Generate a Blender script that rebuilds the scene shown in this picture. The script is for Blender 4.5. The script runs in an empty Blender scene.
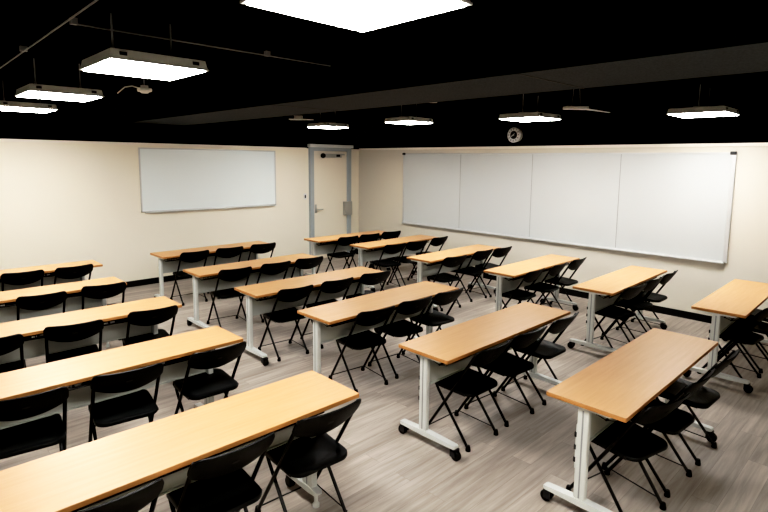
import bpy, bmesh, math, random
from mathutils import Vector, Matrix
random.seed(7)
sc = bpy.context.scene
COL = sc.collection
PI = math.pi

# ------------------------------------------------------------------ materials
def mat(name, rgb, rough=0.5, metal=0.0, spec=0.5, emit=None, noise=None, bump=0.0, bscale=40):
    m = bpy.data.materials.new(name); m.use_nodes = True
    nt = m.node_tree; b = nt.nodes['Principled BSDF']
    b.inputs['Base Color'].default_value = (*rgb, 1)
    b.inputs['Roughness'].default_value = rough
    b.inputs['Metallic'].default_value = metal
    b.inputs['Specular IOR Level'].default_value = spec
    if emit:
        b.inputs['Emission Color'].default_value = (*emit[0], 1)
        b.inputs['Emission Strength'].default_value = emit[1]
    tc = nt.nodes.new('ShaderNodeTexCoord')
    if noise:
        n = nt.nodes.new('ShaderNodeTexNoise'); n.inputs['Scale'].default_value = noise[0]; n.inputs['Detail'].default_value = 4
        mx = nt.nodes.new('ShaderNodeMix'); mx.data_type = 'RGBA'
        mx.inputs['A'].default_value = (*[c*(1-noise[1]) for c in rgb], 1)
        mx.inputs['B'].default_value = (*[min(1, c*(1+noise[1])) for c in rgb], 1)
        nt.links.new(tc.outputs['Object'], n.inputs['Vector'])
        nt.links.new(n.outputs['Fac'], mx.inputs['Factor'])
        nt.links.new(mx.outputs['Result'], b.inputs['Base Color'])
    if bump:
        n2 = nt.nodes.new('ShaderNodeTexNoise'); n2.inputs['Scale'].default_value = bscale; n2.inputs['Detail'].default_value = 6
        bp = nt.nodes.new('ShaderNodeBump'); bp.inputs['Strength'].default_value = bump; bp.inputs['Distance'].default_value = 0.02
        nt.links.new(tc.outputs['Object'], n2.inputs['Vector'])
        nt.links.new(n2.outputs['Fac'], bp.inputs['Height'])
        nt.links.new(bp.outputs['Normal'], b.inputs['Normal'])
    return m

def wood_mat(name, c1, c2, rough):
    m = bpy.data.materials.new(name); m.use_nodes = True
    nt = m.node_tree; b = nt.nodes['Principled BSDF']; L = nt.links.new
    b.inputs['Roughness'].default_value = rough
    tc = nt.nodes.new('ShaderNodeTexCoord'); mp = nt.nodes.new('ShaderNodeMapping')
    mp.inputs['Scale'].default_value = (1.6, 26, 26)
    oi = nt.nodes.new('ShaderNodeObjectInfo')
    va = nt.nodes.new('ShaderNodeVectorMath'); va.operation = 'ADD'
    sc_ = nt.nodes.new('ShaderNodeVectorMath'); sc_.operation = 'SCALE'; sc_.inputs['Scale'].default_value = 37
    L(oi.outputs['Random'], sc_.inputs[0])
    L(tc.outputs['Object'], mp.inputs['Vector']); L(mp.outputs['Vector'], va.inputs[0]); L(sc_.outputs['Vector'], va.inputs[1])
    n = nt.nodes.new('ShaderNodeTexNoise'); n.inputs['Scale'].default_value = 1.6; n.inputs['Detail'].default_value = 8; n.inputs['Distortion'].default_value = 0.6
    L(va.outputs['Vector'], n.inputs['Vector'])
    r = nt.nodes.new('ShaderNodeValToRGB')
    r.color_ramp.elements[0].position = 0.3; r.color_ramp.elements[0].color = (*c1, 1)
    r.color_ramp.elements[1].position = 0.7; r.color_ramp.elements[1].color = (*c2, 1)
    L(n.outputs['Fac'], r.inputs['Fac']); L(r.outputs['Color'], b.inputs['Base Color'])
    return m

def floor_mat():
    m = bpy.data.materials.new('vinyl_planks'); m.use_nodes = True
    nt = m.node_tree; b = nt.nodes['Principled BSDF']; L = nt.links.new
    tc = nt.nodes.new('ShaderNodeTexCoord')
    br = nt.nodes.new('ShaderNodeTexBrick')
    br.offset = 0.37; br.inputs['Scale'].default_value = 1.0
    br.inputs['Brick Width'].default_value = 1.22; br.inputs['Row Height'].default_value = 0.152
    br.inputs['Mortar Size'].default_value = 0.0012; br.inputs['Mortar Smooth'].default_value = 0.3
    br.inputs['Color1'].default_value = (0, 0, 0, 1); br.inputs['Color2'].default_value = (1, 1, 1, 1)
    br.inputs['Mortar'].default_value = (0.35, 0.35, 0.35, 1); br.inputs['Bias'].default_value = 0
    L(tc.outputs['Object'], br.inputs['Vector'])
    # offset the grain by plank tone
    mp = nt.nodes.new('ShaderNodeMapping'); mp.inputs['Scale'].default_value = (1.2, 17, 1)
    L(tc.outputs['Object'], mp.inputs['Vector'])
    va = nt.nodes.new('ShaderNodeVectorMath'); va.operation = 'ADD'
    s = nt.nodes.new('ShaderNodeVectorMath'); s.operation = 'SCALE'; s.inputs['Scale'].default_value = 23
    L(br.outputs['Color'], s.inputs[0]); L(mp.outputs['Vector'], va.inputs[0]); L(s.outputs['Vector'], va.inputs[1])
    n = nt.nodes.new('ShaderNodeTexNoise'); n.inputs['Scale'].default_value = 1.5; n.inputs['Detail'].default_value = 9; n.inputs['Roughness'].default_value = 0.62; n.inputs['Distortion'].default_value = 0.4
    L(va.outputs['Vector'], n.inputs['Vector'])
    r = nt.nodes.new('ShaderNodeValToRGB')
    e = r.color_ramp.elements
    e[0].position = 0.28; e[0].color = (0.325, 0.287, 0.25, 1)
    e[1].position = 0.72; e[1].color = (0.52, 0.473, 0.425, 1)
    L(n.outputs['Fac'], r.inputs['Fac'])
    t = nt.nodes.new('ShaderNodeMapRange'); t.inputs['To Min'].default_value = 0.86; t.inputs['To Max'].default_value = 1.1
    L(br.outputs['Color'], t.inputs['Value'])
    mu = nt.nodes.new('ShaderNodeVectorMath'); mu.operation = 'SCALE'
    L(r.outputs['Color'], mu.inputs[0]); L(t.outputs['Result'], mu.inputs['Scale'])
    mx = nt.nodes.new('ShaderNodeMix'); mx.data_type = 'RGBA'; mx.inputs['B'].default_value = (0.2, 0.17, 0.15, 1)
    mf = nt.nodes.new('ShaderNodeMath'); mf.operation = 'MULTIPLY'; mf.inputs[1].default_value = 0.55
    L(br.outputs['Fac'], mf.inputs[0]); L(mf.outputs['Value'], mx.inputs['Factor'])
    L(mu.outputs['Vector'], mx.inputs['A']); L(mx.outputs['Result'], b.inputs['Base Color'])
    b.inputs['Roughness'].default_value = 0.5; b.inputs['Specular IOR Level'].default_value = 0.35
    return m

M = dict(
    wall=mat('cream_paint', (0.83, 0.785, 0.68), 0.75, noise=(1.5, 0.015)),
    wall_shaded=mat('cream_paint_shaded', (0.67, 0.635, 0.56), 0.75, noise=(1.5, 0.015)),  # same cream paint, darkened: the right wall's dimmer light is in the colour
    black_wall=mat('black_paint', (0.006, 0.0065, 0.0075), 0.9, spec=0.15),
    ceil=mat('black_ceiling', (0.006, 0.0065, 0.0075), 0.95, spec=0.15, bump=0.6, bscale=25),
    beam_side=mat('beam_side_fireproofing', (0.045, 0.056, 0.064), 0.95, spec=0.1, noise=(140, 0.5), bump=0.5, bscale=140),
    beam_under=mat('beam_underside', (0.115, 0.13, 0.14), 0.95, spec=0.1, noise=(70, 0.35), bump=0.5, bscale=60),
    cap=mat('cap_trim', (0.84, 0.80, 0.72), 0.6),
    base=mat('black_rubber_base', (0.012, 0.012, 0.013), 0.5),
    floor=floor_mat(),
    beech=wood_mat('beech_laminate', (0.60, 0.34, 0.175), (0.65, 0.38, 0.205), 0.42),
    edge=wood_mat('beech_edge_band', (0.42, 0.22, 0.085), (0.47, 0.25, 0.10), 0.45),
    steel=mat('silver_painted_steel', (0.66, 0.68, 0.66), 0.4, metal=0.15),
    groove=mat('grey_groove', (0.33, 0.35, 0.35), 0.5),
    panel=mat('grey_modesty_panel', (0.47, 0.48, 0.45), 0.55),
    blackm=mat('black_tube_metal', (0.010, 0.010, 0.011), 0.4),
    plastic=mat('black_plastic', (0.014, 0.0155, 0.0165), 0.45, spec=0.35, bump=0.08, bscale=300),
    rubber=mat('black_rubber', (0.008, 0.008, 0.008), 0.6),
    greyp=mat('dark_grey_plastic', (0.03, 0.03, 0.032), 0.4),
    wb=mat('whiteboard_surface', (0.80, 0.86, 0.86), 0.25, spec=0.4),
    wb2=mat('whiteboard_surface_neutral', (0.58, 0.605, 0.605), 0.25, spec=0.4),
    alu=mat('brushed_aluminium', (0.60, 0.61, 0.61), 0.4, metal=0.3),
    seam=mat('seam_grey', (0.30, 0.31, 0.31), 0.5),
    door=mat('cream_door_paint', (0.83, 0.775, 0.67), 0.5),
    frame=mat('grey_frame_paint', (0.44, 0.48, 0.50), 0.45),
    header=mat('pale_header', (0.75, 0.76, 0.74), 0.5),
    metal=mat('satin_steel', (0.55, 0.55, 0.53), 0.35, metal=0.7),
    dark=mat('dark_metal', (0.03, 0.03, 0.032), 0.4),
    white=mat('white_plastic', (0.75, 0.75, 0.73), 0.45),
    housing=mat('grey_light_housing', (0.62, 0.63, 0.61), 0.5),
    conduit=mat('grey_conduit', (0.30, 0.31, 0.32), 0.5),
    lamp=mat('lit_diffuser', (0.9, 0.9, 0.9), 0.5, emit=((1.0, 0.975, 0.95), 45.0)),
    dial=mat('dark_dial', (0.015, 0.015, 0.016), 0.5),
    rim=mat('mottled_white_rim', (0.85, 0.85, 0.82), 0.5, noise=(90, 0.4)),
)

# ------------------------------------------------------------------ mesh helpers
def obj(name, bm, m, parent=None, smooth=False, loc=None):
    me = bpy.data.meshes.new(name)
    bmesh.ops.recalc_face_normals(bm, faces=bm.faces[:])
    bm.to_mesh(me); bm.free()
    for k in (m if isinstance(m, (list, tuple)) else [m]): me.materials.append(k)
    o = bpy.data.objects.new(name, me); COL.objects.link(o)
    if parent: o.parent = parent
    if loc: o.location = loc
    if smooth:
        for p in me.polygons: p.use_smooth = True
        try: me.set_sharp_from_angle(angle=math.radians(45))
        except Exception: pass
    return o

def box(bm, x0, x1, y0, y1, z0, z1, mi=0, bev=0.0):
    r = bmesh.ops.create_cube(bm, size=1)
    vs = r['verts']
    for v in vs:
        v.co = Vector((x0 + (v.co.x+.5)*(x1-x0), y0 + (v.co.y+.5)*(y1-y0), z0 + (v.co.z+.5)*(z1-z0)))
    fs = list({f for v in vs for f in v.link_faces})
    for f in fs: f.material_index = mi
    if bev > 0:
        es = list({e for v in vs for e in v.link_edges})
        rr = bmesh.ops.bevel(bm, geom=es, offset=bev, segments=2, profile=0.5, affect='EDGES')
        for f in rr['faces']: f.material_index = mi
    return vs

def tube(bm, pts, r, n=8, mi=0, closed=False, cap=True):
    pts = [Vector(p) for p in pts]
    rings = []
    up = None
    for i, p in enumerate(pts):
        a = pts[i-1] if (i > 0 or closed) else p
        b = pts[(i+1) % len(pts)] if (i < len(pts)-1 or closed) else p
        d = ((p-a).normalized() + (b-p).normalized())
        d = d.normalized() if d.length > 1e-9 else Vector((0, 0, 1))
        if up is None:
            up = Vector((1, 0, 0)) if abs(d.x) < 0.9 else Vector((0, 1, 0))
        u = (up - d*up.dot(d)).normalized(); w = d.cross(u); up = u
        rr = r[i] if isinstance(r, (list, tuple)) else r
        rings.append([bm.verts.new(p + (u*math.cos(2*PI*k/n) + w*math.sin(2*PI*k/n))*rr) for k in range(n)])
    m = len(rings)
    for i in range(m if closed else m-1):
        A, B = rings[i], rings[(i+1) % m]
        for k in range(n):
            f = bm.faces.new((A[k], A[(k+1) % n], B[(k+1) % n], B[k])); f.material_index = mi
    if cap and not closed:
        for R in (rings[0][::-1], rings[-1]):
            f = bm.faces.new(R); f.material_index = mi

def lathe(bm, prof, n=24, axis='Z', at=(0, 0, 0), mi=0):
    """prof: list of (radius, height) from one end to the other"""
    at = Vector(at); rings = []
    for r, h in prof:
        ring = []
        for k in range(n):
            a = 2*PI*k/n; c, s = r*math.cos(a), r*math.sin(a)
            p = {'Z': (c, s, h), 'X': (h, c, s), 'Y': (c, h, s)}[axis]
            ring.append(bm.verts.new(at + Vector(p)))
        rings.append(ring)
    for A, B in zip(rings, rings[1:]):
        for k in range(n):
            f = bm.faces.new((A[k], A[(k+1) % n], B[(k+1) % n], B[k])); f.material_index = mi
    for R in (rings[0], rings[-1]):
        f = bm.faces.new(R); f.material_index = mi

def rrect(w, d, r, n=5):
    out = []
    for cx, cy, a0 in ((w/2-r, d/2-r, 0), (-w/2+r, d/2-r, 90), (-w/2+r, -d/2+r, 180), (w/2-r, -d/2+r, 270)):
        for k in range(n+1):
            a = math.radians(a0 + 90*k/n); out.append((cx + r*math.cos(a), cy + r*math.sin(a)))
    return out

def loft(bm, rings, mi=0, caps=True):
    R = [[bm.verts.new(p) for p in ring] for ring in rings]
    n = len(R[0])
    for A, B in zip(R, R[1:]):
        for k in range(n):
            f = bm.faces.new((A[k], A[(k+1) % n], B[(k+1) % n], B[k])); f.material_index = mi
    if caps:
        f = bm.faces.new(R[0][::-1]); f.material_index = mi
        f = bm.faces.new(R[-1]); f.material_index = mi
    return R

def thing(name, label=None, cat=None, loc=(0, 0, 0), rz=0, group=None):
    o = bpy.data.objects.new(name, None); COL.objects.link(o)
    o.empty_display_size = 0.1
    o.location = loc; o.rotation_euler = (0, 0, rz)
    tag(o, label, cat, group); return o

def tag(o, label=None, cat=None, group=None, kind=None):
    if label: o['label'] = label
    if cat: o['category'] = cat
    if group: o['group'] = group
    if kind: o['kind'] = kind
    return o

def copy_tree(o, parent=None):
    kids = [c for c in bpy.data.objects if c.parent == o]
    c = o.copy(); COL.objects.link(c)
    if parent: c.parent = parent
    for k in kids: copy_tree(k, c)
    return c

def struct(name, bm, m, parent=None, smooth=False):
    o = obj(name, bm, m, parent, smooth)
    if not parent: o['kind'] = 'structure'
    return o

# ------------------------------------------------------------------ room shell
X0, X1, Y0, Y1 = -1.3, 8.0, -1.3, 9.24
HT, HC = 2.402, 3.02
bm = bmesh.new(); box(bm, X0-.1, X1+.1, Y0-.1, Y1+.1, -.1, 0); struct('floor', bm, M['floor'])
bm = bmesh.new(); box(bm, X0-.1, X1+.1, Y0-.1, Y1+.1, HC, HC+.1); struct('ceiling', bm, M['ceil'])
def wall(name, a, b, c, d, HT=HT, paint=M['wall']):
    bm = bmesh.new(); box(bm, a, b, c, d, 0, HT, 0); box(bm, a, b, c, d, HT, HC, 1)
    return struct(name, bm, [paint, M['black_wall']])
wall('wall_front', X0-.1, X1+.1, Y1, Y1+.1, HT-.02)
wall('wall_right', X1, X1+.1, Y0, Y1, paint=M['wall_shaded'])
wall('wall_left', X0-.1, X0, Y0, Y1)
wall('wall_rear', X0-.1, X1+.1, Y0-.1, Y0)
bm = bmesh.new(); box(bm, X0, 6.50, Y1-.012, Y1, 0.0, .10); box(bm, 7.75, X1, Y1-.012, Y1, 0.0, .10); struct('baseboard_front', bm, M['base'])
bm = bmesh.new(); box(bm, X1-.012, X1, Y0, Y1-.012, 0.0, .10); struct('baseboard_right', bm, M['base'])
bm = bmesh.new(); box(bm, X0, 6.55, Y1-.022, Y1, HT-.05, HT-.008); box(bm, 7.76, X1, Y1-.022, Y1, HT-.05, HT-.008); struct('trim_1', bm, M['cap'])
bm = bmesh.new(); box(bm, X1-.022, X1, Y0, Y1-.022, HT-.03, HT+.012); struct('trim_2', bm, M['cap'])
# dropped ceiling beam running from the front wall to the rear
bm = bmesh.new(); box(bm, 3.05, 3.98, Y0, Y1, 2.71, HC)
bm.faces.ensure_lookup_table()
for f in bm.faces:
    f.normal_update()
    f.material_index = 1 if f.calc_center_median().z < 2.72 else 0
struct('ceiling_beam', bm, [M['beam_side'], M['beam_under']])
# seams of the board cladding under the beam
bm = bmesh.new()
for yy in (1.95, 4.9): box(bm, 3.06, 3.97, yy, yy+.008, 2.706, 2.712)
struct('trim_3', bm, M['dark'])

# ------------------------------------------------------------------ door
fy = Y1
d = bpy.data.objects.new('door_1', None); COL.objects.link(d); d.location = (7.19, fy, 0); tag(d, kind='structure')
dx = 7.19
bm = bmesh.new(); box(bm, 6.69-dx, 7.60-dx, -.05, -.012, .01, 2.33, 0, .004); obj('door_leaf', bm, M['door'], d)
bm = bmesh.new()
box(bm, 6.60-dx, 6.69-dx, -.075, 0, 0, 2.41, 0, .004); box(bm, 7.60-dx, 7.71-dx, -.075, 0, 0, 2.41, 0, .004)
box(bm, 6.69-dx, 7.60-dx, -.075, 0, 2.335, 2.41, 0, .004); obj('door_frame', bm, M['frame'], d)
bm = bmesh.new(); box(bm, 6.57-dx, 7.75-dx, -.11, 0, 2.405, 2.475, 0, .008); obj('frame_header', bm, M['header'], d)
cl = None
bm = bmesh.new(); box(bm, 6.93-dx, 7.42-dx, -.10, -.05, 2.195, 2.275, 0, .008); box(bm, 7.42-dx, 7.52-dx, -.075, -.05, 2.25, 2.28, 0); cl = obj('door_closer', bm, M['metal'], d)
bm = bmesh.new(); lathe(bm, [(.045, -.145), (.055, -.12), (.05, -.09)], 16, 'Y', (6.90-dx, 0, 2.235)); box(bm, 7.27-dx, 7.36-dx, -.112, -.1, 2.215, 2.262); obj('closer_end_cap', bm, M['dark'], cl, True)
bm = bmesh.new()
box(bm, 6.715-dx, 6.765-dx, -.062, -.05, 1.02, 1.20, 0, .004)
tube(bm, [(6.74-dx, -.06, 1.09), (6.74-dx, -.105, 1.09), (6.78-dx, -.11, 1.09), (6.90-dx, -.108, 1.095)], .012, 8); obj('lever_handle', bm, M['metal'], d, True)
bm = bmesh.new(); box(bm, 7.49-dx, 7.69-dx, -.135, -.05, .93, 1.23, 0, .006); box(bm, 7.515-dx, 7.665-dx, -.142, -.135, .96, 1.20, 0, .003); obj('metal_box', bm, M['metal'], d)

t = thing('light_switch', 'small light switch on the cream wall left of the door', 'switch', (6.505, fy, 1.377))
bm = bmesh.new(); box(bm, -.035, .035, -.008, 0, -.06, .06, 0, .003); obj('wall_plate', bm, M['white'], t)
bm = bmesh.new(); box(bm, -.014, .014, -.016, -.008, -.034, .034, 0, .002); obj('toggle', bm, M['dark'], t)

# ------------------------------------------------------------------ whiteboards
t = thing('whiteboard', 'smaller plain whiteboard on the front wall left of the door', 'whiteboard', (4.49, fy, 1.24))
w, hgt = 2.60, 1.075
bm = bmesh.new(); box(bm, -w/2+.02, w/2-.02, -.018, -.002, .02, hgt-.02); obj('writing_surface', bm, M['wb'], t)
bm = bmesh.new()
box(bm, -w/2, w/2, -.024, 0, hgt-.02, hgt, 0, .003); box(bm, -w/2, -w/2+.02, -.024, 0, 0, hgt, 0, .003); box(bm, w/2-.02, w/2, -.024, 0, 0, hgt, 0, .003); box(bm, -w/2, w/2, -.024, 0, 0, .02, 0, .003)
obj('aluminium_frame', bm, M['alu'], t)
bm = bmesh.new(); box(bm, -w/2+.05, w/2-.02, -.06, -.02, -.012, .006, 0, .003); obj('pen_tray', bm, M['alu'], t)

ya, yb = 1.82, 7.806; cy_ = (ya+yb)/2; w = yb-ya; hgt = 1.445
t = thing('whiteboard', 'very wide four panel whiteboard covering most of the right wall', 'whiteboard', (X1, cy_, .85))
seams = [6.293, 4.768, 3.292]
edges_ = [yb-.02] + seams + [ya+.02]
for a, b in zip(edges_, edges_[1:]):
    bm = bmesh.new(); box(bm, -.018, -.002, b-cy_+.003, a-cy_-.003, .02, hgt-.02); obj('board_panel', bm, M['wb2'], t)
for s in seams:
    bm = bmesh.new(); box(bm, -.0195, -.003, s-cy_-.004, s-cy_+.004, .02, hgt-.02); obj('panel_joint', bm, M['seam'], t)
bm = bmesh.new()
box(bm, -.024, 0, -w/2, w/2, hgt-.02, hgt, 0, .003); box(bm, -.024, 0, w/2-.022, w/2, 0, hgt, 0, .003)
box(bm, -.024, 0, -w/2, w/2, 0, .022, 0, .003); box(bm, -.03, 0, -w/2, -w/2+.05, 0, hgt, 0, .004)
obj('aluminium_frame', bm, M['alu'], t)
bm = bmesh.new(); box(bm, -.07, -.02, -w/2+.03, w/2-.02, -.014, .008, 0, .004); obj('pen_tray', bm, M['alu'], t)
for yy in (-w/2+.035, w/2-.03):
    bm = bmesh.new(); box(bm, -.045, -.02, yy-.035, yy+.035, hgt-.03, hgt+.012, 0, .006); obj('corner_clip', bm, M['dark'], t)

# ------------------------------------------------------------------ training table
TL, TH = 1.835, 0.746
def make_table(TD, near_foot=True, TL=TL):
    t = thing('training_table')
    bm = bmesh.new()
    o1 = rrect(TL, TD, .010); o0 = rrect(TL-.004, TD-.004, .009)
    loft(bm, [[(x, y, TH-.026) for x, y in o0], [(x, y, TH-.023) for x, y in o1], [(x, y, TH-.003) for x, y in o1], [(x, y, TH) for x, y in o0]])
    for f in bm.faces:
        f.normal_update()
        if abs(f.normal.z) < .95: f.material_index = 1
    obj('tabletop', bm, [M['beech'], M['edge']], t)
    for s in (-1, 1):
        lx = -TL/2+.06 if s < 0 else TL/2-.19
        y0, y1 = (-.018, .054) if near_foot else (-.038, .072)
        bm = bmesh.new()
        box(bm, lx-.022, lx+.022, y0, y1, .118, TH-.045, 0, .010)
        box(bm, lx-.0235, lx+.0235, .012, .022, .13, TH-.06, 1)
        if not near_foot: loft(bm, [[(lx-.02, -.036, .60), (lx+.02, -.036, .60), (lx+.02, .07, .60), (lx-.02, .07, .60)], [(lx-.02, -.06, .66), (lx+.02, -.06, .66), (lx+.02, .09, .66), (lx-.02, .09, .66)], [(lx-.024, -.11, TH-.045), (lx+.024, -.11, TH-.045), (lx+.024, .14, TH-.045), (lx-.024, .14, TH-.045)]])
        box(bm, lx-.03, lx+.03, -.15, .17, TH-.05, TH-.026, 0, .004)
        leg = obj('leg', bm, [M['steel'], M['groove']], t)
        bm = bmesh.new()
        box(bm, lx-.004, lx+.012, y1, y1+.01, .30, .58)
        for z in (.34, .42, .50): box(bm, lx-.008, lx+.014, y1+.004, y1+.016, z, z+.03, 1)
        obj('cable_strip', bm, [M['steel'], M['dark']], leg)
        bm = bmesh.new()
        ring = lambda y, a, z0, z1: [(lx-a, y, z0), (lx+a, y, z0), (lx+a, y, z1), (lx-a, y, z1)]
        n0 = .300 if near_foot else .085
        loft(bm, [ring(-n0, .020, .092, .108), ring(-n0+.012, .026, .086, .112), ring(0, .027, .080, .122), ring(.238, .026, .086, .112), ring(.250, .020, .092, .108)])
        ft = obj('foot_bar', bm, M['steel'], t)
        if not near_foot:
            bm = bmesh.new(); lathe(bm, [(.022, 0), (.022, .02), (.012, .03), (.012, .095)], 14, 'Z', (lx, -.05, 0)); obj('glide', bm, M['steel'], ft, True)
        for y, tr in (((-.282, -1), (.222, 1)) if near_foot else ((.222, 1),)):
            bm = bmesh.new()
            lathe(bm, [(.010, -.022), (.031, -.020), (.036, -.014), (.036, .014), (.031, .020), (.010, .022)], 18, 'X', (lx, y+tr*.014, .036), 0)
            box(bm, lx-.029, lx-.022, y-.022, y+.022, .03, .08, 1); box(bm, lx+.022, lx+.029, y-.022, y+.022, .03, .08, 1)
            box(bm, lx-.029, lx+.029, y-.022, y+.022, .072, .083, 1)
            tube(bm, [(lx, y, .078), (lx, y, .095)], .008, 8, 1)
            obj('caster', bm, [M['rubber'], M['dark']], ft)
    bm = bmesh.new(); a0, a = -TL/2+.083, TL/2-.213
    box(bm, a0, a, .020, .026, .465, .695); box(bm, a0, a, .006, .026, .46, .468); box(bm, a0, a, .006, .026, .692, .70)
    obj('modesty_panel', bm, M['panel'], t)
    # cable basket below the near edge, with a rail and outlets
    bm = bmesh.new()
    for y, z in ((-.165, .672), (-.165, .70), (-.10, .655), (-.045, .672)):
        tube(bm, [(a0, y, z), (a, y, z)], .006 if z != .672 or y > -.1 else .008, 6)
    n = 22
    for i in range(n+1):
        x = a0 + (a-a0)*i/n
        tube(bm, [(x, -.165, .715), (x, -.165, .672), (x, -.10, .655), (x, -.045, .672), (x, -.045, .715)], .003, 4)
    tray = obj('cable_basket', bm, M['blackm'], t)
    bm = bmesh.new(); box(bm, -.62, .66, -.150, -.075, .664, .700, 0, .005); obj('power_strip', bm, M['greyp'], tray)
    for x in (-.30, -.245, .18, .235, .29):
        bm = bmesh.new(); box(bm, x, x+.04, -.158, -.11, .668, .706, 0, .004); obj('outlet', bm, M['white'], tray)
    for s in (-1, 1):
        bm = bmesh.new(); lx = -TL/2+.13 if s < 0 else TL/2-.27
        box(bm, lx-.05, lx+.05, -.07, .09, TH-.062, TH-.026, 0, .006)
        tube(bm, [(lx, -.07, .70), (lx, -.19, .698)], .009, 8); obj('tilt_latch', bm, M['dark'], t)
    return t

# ------------------------------------------------------------------ folding chair
def make_chair():
    t = thing('folding_chair')
    # side frames : from top of back to front foot; origin under the chair middle
    TOPY, TOPZ, FY = -.26, .79, .235
    sl = (FY-TOPY)/(TOPZ-.02)
    ay = lambda z: TOPY + (TOPZ-z)*sl
    for s in (-1, 1):
        x = s*.196
        bm = bmesh.new(); tube(bm, [(x, ay(TOPZ-.012), TOPZ-.012), (x, ay(.42)-.006, .42), (x, ay(.02), .02)], .0115, 8)
        lg = obj('leg', bm, M['blackm'], t, True)
        bm = bmesh.new(); lathe(bm, [(.019, 0), (.019, .012), (.0135, .042)], 12, 'Z', (x, FY+.002, 0)); obj('rubber_foot', bm, M['rubber'], lg, True)
    for s in (-1, 1):
        x = s*.176
        bm = bmesh.new(); tube(bm, [(x, .155, .435), (x, .12, .38), (x, -.178, .02)], .0105, 8)
        lg = obj('leg', bm, M['blackm'], t, True)
        bm = bmesh.new(); lathe(bm, [(.019, 0), (.019, .012), (.0135, .042)], 12, 'Z', (x, -.182, 0)); obj('rubber_foot', bm, M['rubber'], lg, True)
    bm = bmesh.new(); tube(bm, [(-.196, ay(.055), .055), (.196, ay(.055), .055)], .0045, 6)
    tube(bm, [(.196, ay(.05), .05), (.190, -.155, .045)], .004, 6); obj('stretcher', bm, M['blackm'], t, True)
    # folding links under the seat
    bm = bmesh.new()
    for s in (-1, 1): box(bm, s*.190-.003, s*.190+.003, -.15, .14, .418, .436)
    tube(bm, [(-.19, .05, .42), (.19, .05, .42)], .007, 6); obj('seat_frame', bm, M['blackm'], t)
    # seat : dished plastic pan with rolled lip
    bm = bmesh.new(); cy = -.005; W, D = .385, .395
    def ring(ins, z, tilt=0):
        return [(x, y+cy, z + .022 + .012*(y/.2)) for x, y in rrect(W-2*ins, D-2*ins, max(.075-ins, .012), 6)]
    loft(bm, [ring(.012, .404), ring(.0, .408), ring(-.002, .420), ring(.003, .430), ring(.014, .433), ring(.045, .428), ring(.10, .423), ring(.17, .421)])
    obj('seat', bm, M['plastic'], t, True)
    # backrest : curved panel, round shoulders, bowed lower edge
    bm = bmesh.new(); nu, nv = 24, 8; hw = .214
    dv = Vector((0, sl, -1)).normalized(); nv_ = Vector((0, -1, -sl)).normalized()   # down the tube / backwards
    top = Vector((0, TOPY-.008, TOPZ+.022))
    def edge(x):
        q = abs(x)/hw; r = .045
        e = max(0, abs(x)-(hw-r)); up = r-math.sqrt(max(0, r*r-e*e))
        e2 = max(0, abs(x)-(hw-.022)); lo = .022-math.sqrt(max(0, .022**2-e2*e2))
        return up - .008*(1-q*q), .138 + .058*(1-q*q) - lo
    F, B = [], []
    for i in range(nu+1):
        uu = -1 + 2*i/nu; uu = math.copysign(abs(uu)**.8, uu); x = hw*uu
        a, b = edge(x); rf, rb = [], []
        for j in range(nv+1):
            v = a + (b-a)*j/nv
            tk = .016*(1-.55*abs(2*j/nv-1)**4)*(1-.35*abs(uu)**6)
            c = top + dv*v + nv_*(.012 + .026*(1-uu*uu)) + Vector((x, 0, 0))
            rf.append(bm.verts.new(c + nv_*tk*.5)); rb.append(bm.verts.new(c - nv_*tk*.5 - nv_*.004*abs(uu)**4))
        F.append(rf); B.append(rb)
    for G in (F, B):
        for i in range(nu):
            for j in range(nv): bm.faces.new((G[i][j], G[i+1][j], G[i+1][j+1], G[i][j+1]))
    for i in range(nu):
        bm.faces.new((F[i][0], F[i+1][0], B[i+1][0], B[i][0])); bm.faces.new((F[i][nv], F[i+1][nv], B[i+1][nv], B[i][nv]))
    for j in range(nv):
        bm.faces.new((F[0][j], F[0][j+1], B[0][j+1], B[0][j])); bm.faces.new((F[nu][j], F[nu][j+1], B[nu][j+1], B[nu][j]))
    back = obj('backrest', bm, M['plastic'], t, True)
    bm = bmesh.new()
    c = top + dv*.085 + nv_*.0445
    R = [[], []]
    for k in range(16):
        a = 2*PI*k/16
        for q, off in ((0, 0), (1, .004)):
            R[q].append(c + Vector((.020*math.cos(a), 0, 0)) + dv*(.008*math.sin(a)) + nv_*off)
    loft(bm, R); obj('grip_slot', bm, M['greyp'], back)
    return t

# ------------------------------------------------------------------ layout of tables and chairs
# column, row -> centre x, y, turn (deg)
tables = {
 'M1': (3.785, 1.314, .5), 'M2': (3.715, 2.527, .4), 'M3': (3.663, 3.817, .9), 'M4': (3.66, 5.0, -.8), 'M5': (3.65, 6.32, 0), 'M6': (3.795, 7.82, 1),
 'R1': (6.614, 1.361, 1.2), 'R2': (6.521, 2.568, 1.5), 'R3': (6.49, 3.772, 1), 'R4': (6.42, 5.096, 1.5), 'R5': (6.54, 6.533, 1), 'R6': (6.345, 7.55, -1),
 'L1': (1.094, 2.554, -.2), 'L2': (1.075, 3.898, 0), 'L3': (1.13, 5.176, 0), 'L4': (1.052, 6.474, 0), 'L5': (1.178, 7.786, 0)}
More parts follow.
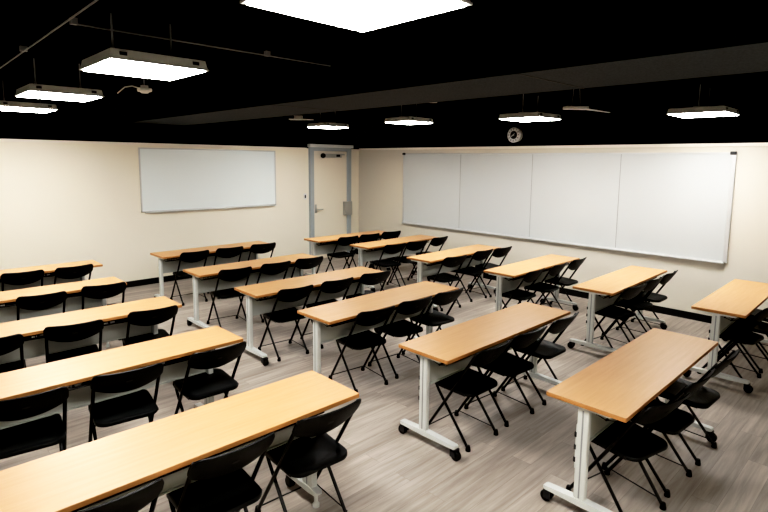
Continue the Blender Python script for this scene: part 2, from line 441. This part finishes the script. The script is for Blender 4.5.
# chair : x, y of the top of its back, turn (deg)
chairs = {
 'L1': [(.58, 2.19, -3), (1.133, 2.196, -2), (1.696, 2.189, -3)],
 'L2': [(.53, 3.515, -7), (1.085, 3.505, -7), (1.697, 3.488, -2)],
 'L3': [(.53, 4.825, -8), (1.093, 4.809, -9), (1.731, 4.819, -6)],
 'L4': [(.46, 6.12, -4), (1.118, 6.071, -4), (1.698, 6.122, -8)],
 'L5': [(.52, 7.46, -2), (1.196, 7.457, -4), (1.73, 7.407, 2)],
 'M1': [(3.13, .945, -13), (3.615, .918, -4), (4.139, .90, -2)],
 'M2': [(3.16, 2.162, -1), (3.70, 2.176, -4), (4.27, 2.167, 0)],
 'M3': [(3.242, 3.489, -6), (3.794, 3.511, -5), (4.289, 3.482, -3)],
 'M4': [(3.235, 4.771, -4), (3.811, 4.762, -5), (4.389, 4.727, -8)],
 'M5': [(3.229, 6.148, -6), (3.833, 6.158, -4), (4.354, 6.107, -7)],
 'M6': [(3.326, 7.52, -2), (3.891, 7.544, -7), (4.49, 7.562, -6)],
 'R1': [(6.10, 1.0, -6), (6.62, .99, -3), (7.15, 1.0, -2)],
 'R2': [(6.0, 2.21, -9), (6.601, 2.22, -2), (7.115, 2.215, 0)],
 'R3': [(5.927, 3.41, 2), (6.529, 3.407, 3), (7.12, 3.434, 1)],
 'R4': [(5.897, 4.688, -9), (6.64, 4.732, -3), (7.093, 4.69, -5)],
 'R5': [(6.025, 6.041, -9), (6.536, 6.03, -9), (7.20, 6.093, 0)],
 'R6': [(6.036, 7.26, -4), (6.541, 7.24, -8), (7.087, 7.22, -10)]}
colname = {'L': 'left column', 'M': 'middle column', 'R': 'right column by the wide whiteboard'}
ordw = ['nearest the camera', 'second from the camera', 'third from the camera', 'fourth from the camera', 'fifth from the camera', 'sixth from the camera']
def rowname(k):
    c, i = k[0], int(k[1])
    last = 5 if c == 'L' else 6
    return 'farthest, against the front wall' if i == last else ordw[i-1]
seatname = ['left', 'middle', 'right']
depth = {'M': .488, 'R': .462, 'L': .448}
protos = {}
C0 = make_chair(); fc = True
for k, (x, y, a) in tables.items():
    dk = 'M' if k == 'L1' else k[0]
    if k[0] in protos and k != 'L1': o = copy_tree(protos[k[0]])
    else: o = protos[k if k == 'L1' else k[0]] = make_table(depth[dk], k[0] != 'L', 1.80 if k[0] == 'R' else TL)
    o.location = (x, y, 0); o.rotation_euler = (0, 0, math.radians(a))
    tag(o, 'beech-topped wheeled training table, %s, %s' % (colname[k[0]], rowname(k)), 'table', 'training tables set out in rows')
    for i, (cx, cy, ca) in enumerate(chairs[k]):
        c = C0 if fc else copy_tree(C0); fc = False
        th = math.radians(ca)
        dxs = {'M1': .07, 'M2': .04, 'M4': -.02, 'R2': -.02, 'R3': -.02}.get(k, 0)
        if k == 'M1': dxs += .03*i - .01; cy += .012
        cx += dxs
        lim = y - (.345 if k == 'M1' else .36)
        if cy > lim: cx *= 1-(1-lim/cy)*.8; cy = lim
        c.location = (cx - .26*math.sin(th), cy + .26*math.cos(th), 0); c.rotation_euler = (0, 0, th)
        rn = rowname(k).replace(', against', ' against')
        tag(c, 'black folding chair, %s of three at the %s table %s' % (seatname[i], colname[k[0]].replace(' by the wide whiteboard', ''), rn), 'chair', 'black folding chairs at the tables')

# ------------------------------------------------------------------ ceiling lights
LZ, LS = 2.70, .57
def make_light():
    t = thing('ceiling_light')
    bm = bmesh.new(); h = LS/2
    sq = lambda a, z: [(-a, -a, z), (a, -a, z), (a, a, z), (-a, a, z)]
    loft(bm, [sq(h-.012, .004), sq(h+.012, .0), sq(h+.012, .008), sq(h+.006, .012), sq(h-.004, .062), sq(h-.03, .068)])
    box(bm, -.19, .19, -.06, .06, .06, .085, 0, .006)
    hs = obj('housing', bm, M['housing'], t)
    for sx in (-1, 1):
        for sy in (-1, 1):
            bm = bmesh.new(); box(bm, sx*(h-.07)-.02, sx*(h-.07)+.02, sy*h-.006, sy*h+.006, .028, .048); obj('clip', bm, M['dark'], hs)
    bm = bmesh.new(); box(bm, -h+.006, h-.006, -h+.006, h-.006, -.006, .004, 0, .003); obj('diffuser', bm, M['lamp'], t)
    for x, y in ((-.18, 0), (.18, 0)):
        bm = bmesh.new(); tube(bm, [(x, y, .08), (x, y, HC-LZ)], .007, 8); tube(bm, [(x, y, .085), (x, y, .12)], .011, 8); obj('stem', bm, M['conduit'], t)
    return t
lights = [((1.30, 1.52), 'square ceiling light cut off by the top edge of the photo, nearest the camera'),
 ((1.31, 3.62), 'large lit square ceiling light, upper left, nearest of the left-hand row'),
 ((1.31, 5.75), 'lit square ceiling light in the left-hand row, between the larger one and the edge one'),
 ((1.36, 7.66), 'lit square ceiling light cut by the left edge, lowest in the left-hand row'),
 ((5.70, 7.40), 'small distant square ceiling light hanging above the door'),
 ((5.73, 5.50), 'square ceiling light hanging just right of the door'),
 ((6.25, 3.80), 'square ceiling light above the round clock on the right wall'),
 ((6.85, 1.93), 'square ceiling light at far right above the wide whiteboard end'),
 ((1.30, -.52), 'unseen square ceiling light added behind the camera, continuing the left-hand row')]  # last one is out of view, added to brighten the middle tables
P0 = make_light()
for i, ((x, y), lab) in enumerate(lights):
    o = P0 if i == 0 else copy_tree(P0)
    if i in (4, 5): o.scale = (.88, .88, 1)
    o.location = (x, y, LZ); tag(o, lab, 'ceiling light', 'square hanging ceiling lights')

# ------------------------------------------------------------------ ceiling services
bm = bmesh.new(); tube(bm, [(.98, 3.92, 2.985), (3.05, 3.92, 2.985)], .006, 8)
for x in (1.0, 2.4): box(bm, x-.02, x+.02, 3.90, 3.94, 2.98, HC)
tag(obj('electrical_conduit', bm, M['conduit']), 'thin grey conduit crossing the black ceiling to the beam behind the large light', 'conduit')
bm = bmesh.new(); tube(bm, [(.93, .6, 2.985), (.985, 8.6, 2.985)], .006, 8)
for y in (2.0, 5.2): box(bm, .93, .98, y-.02, y+.02, 2.98, HC)
tag(obj('electrical_conduit', bm, M['conduit']), 'thin grey conduit running along the black ceiling at upper left', 'conduit')
t = thing('ceiling_sensor', 'small pale ceiling device with a curled cable right of the left lights', 'sensor', (1.86, 5.15, 2.745))
bm = bmesh.new(); box(bm, -.055, .055, -.045, .045, 0, .035, 0, .01); lathe(bm, [(.03, -.012), (.042, 0), (.042, .005)], 16); box(bm, -.03, .03, -.02, .02, .035, .06, 0, .004); obj('sensor_body', bm, M['white'], t)
bm = bmesh.new(); tube(bm, [(0, 0, .055), (0, .03, HC-2.745)], .006, 6); obj('mount', bm, M['conduit'], t)
bm = bmesh.new(); tube(bm, [(-.05, 0, .03), (-.10, .02, .045), (-.16, .03, .03), (-.22, .05, -.03)], .006, 6); obj('cable', bm, M['white'], t, True)

t = thing('suspended_tray', 'unlit grey metal tray with a thin arm hung beside the light above the clock', 'ceiling fixture', (5.78, 2.93, 2.74), math.radians(-40))
bm = bmesh.new(); box(bm, -.13, .13, -.06, .06, 0, .035, 0, .004); obj('tray_body', bm, M['housing'], t)
bm = bmesh.new(); loft(bm, [[(.10, -.05, .005), (.10, .05, .005), (.10, .05, .013), (.10, -.05, .013)], [(.40, -.02, -.03), (.40, .02, -.03), (.40, .02, -.024), (.40, -.02, -.024)]]); obj('arm', bm, M['housing'], t)
for x in (-.05, .05):
    bm = bmesh.new(); tube(bm, [(x, 0, .035), (x*.6, 0, HC-2.74)], .003, 6); obj('chain', bm, M['conduit'], t)
t = thing('suspended_bracket', 'small flat grey bracket hanging under the ceiling left of the door light', 'ceiling fixture', (4.42, 6.35, 2.70), math.radians(-45))
bm = bmesh.new(); box(bm, -.17, .17, -.05, .05, 0, .016, 0, .003); box(bm, -.10, .02, -.03, .03, .016, .06, 0, .004); obj('plate', bm, M['housing'], t)
bm = bmesh.new(); tube(bm, [(-.06, 0, .05), (-.06, 0, HC-2.70)], .005, 6); obj('hanger', bm, M['conduit'], t)
t = thing('ceiling_channel', 'pale metal channel on the ceiling above the light right of the door', 'ceiling fixture', (5.35, 5.0, 2.925), math.radians(-43))
bm = bmesh.new(); box(bm, -.28, .28, -.03, .03, 0, .03, 0, .003); obj('channel', bm, M['housing'], t)
bm = bmesh.new(); box(bm, -.18, -.16, -.01, .01, .03, HC-2.925); box(bm, .16, .18, -.01, .01, .03, HC-2.925); obj('hanger', bm, M['conduit'], t)

# ------------------------------------------------------------------ clock
t = thing('wall_clock', 'small round white-rimmed clock on the black upper wall above the wide whiteboard', 'clock', (X1, 5.10, 2.60))
bm = bmesh.new(); lathe(bm, [(.10, 0), (.118, -.005), (.118, -.085), (.10, -.09)], 32, 'X'); obj('case', bm, M['housing'], t, True)
bm = bmesh.new(); lathe(bm, [(.128, -.085), (.132, -.10), (.122, -.112), (.070, -.108), (.066, -.094)], 32, 'X'); obj('rim', bm, M['rim'], t, True)
bm = bmesh.new(); lathe(bm, [(.068, -.09), (.068, -.1085)], 24, 'X'); obj('dial', bm, M['dial'], t)
bm = bmesh.new()
for k in range(12):
    a = 2*PI*k/12; v0 = Vector((-.112, math.cos(a)*.085, math.sin(a)*.085)); v1 = Vector((-.113, math.cos(a)*.112, math.sin(a)*.112)); tube(bm, [v0, v1], .005, 4)
obj('hour_mark', bm, M['dark'], t)
bm = bmesh.new(); tube(bm, [(-.113, 0, 0), (-.113, .045, -.025)], .006, 4); tube(bm, [(-.115, 0, 0), (-.115, -.02, .03)], .005, 4); lathe(bm, [(.012, -.118), (.012, -.105)], 12, 'X'); obj('hand', bm, M['rim'], t)

# ------------------------------------------------------------------ world, camera
w = bpy.data.worlds.new('World'); sc.world = w; w.use_nodes = True
w.node_tree.nodes['Background'].inputs['Color'].default_value = (0.9, 0.95, 1.0, 1)
w.node_tree.nodes['Background'].inputs['Strength'].default_value = 0.15

F, PITCH, ROLL, YAW, H, PX, PY = 530.36, .12677, .01053, .77394, 2.1427, 390.5, 228.3
cam = bpy.data.cameras.new('camera'); co = bpy.data.objects.new('camera', cam); COL.objects.link(co)
cam.sensor_fit = 'HORIZONTAL'; cam.sensor_width = 36; cam.lens = F*36/768
cam.shift_x = (384-PX)/768; cam.shift_y = (PY-256)/768
cam.clip_start = .05
cy, sy, cp, sp = math.cos(YAW), math.sin(YAW), math.cos(PITCH), math.sin(PITCH)
fwd = Vector((sy*cp, cy*cp, -sp)); right = Vector((cy, -sy, 0)); up = right.cross(fwd)
r2 = right*math.cos(ROLL) + up*math.sin(ROLL); u2 = -right*math.sin(ROLL) + up*math.cos(ROLL)
mw = Matrix((r2, u2, -fwd)).transposed().to_4x4(); mw.translation = (0, 0, H)
co.matrix_world = mw
sc.camera = co
sc.view_settings.view_transform = 'Standard'
sc.view_settings.look = 'None'
sc.view_settings.exposure = 0.0
sc.view_settings.use_curve_mapping = True
cm = sc.view_settings.curve_mapping; cv = cm.curves[3]
for x, y in ((0.03, 0.004), (0.14, 0.105), (0.45, 0.565), (0.75, 0.87)): cv.points.new(x, y)
cm.update()
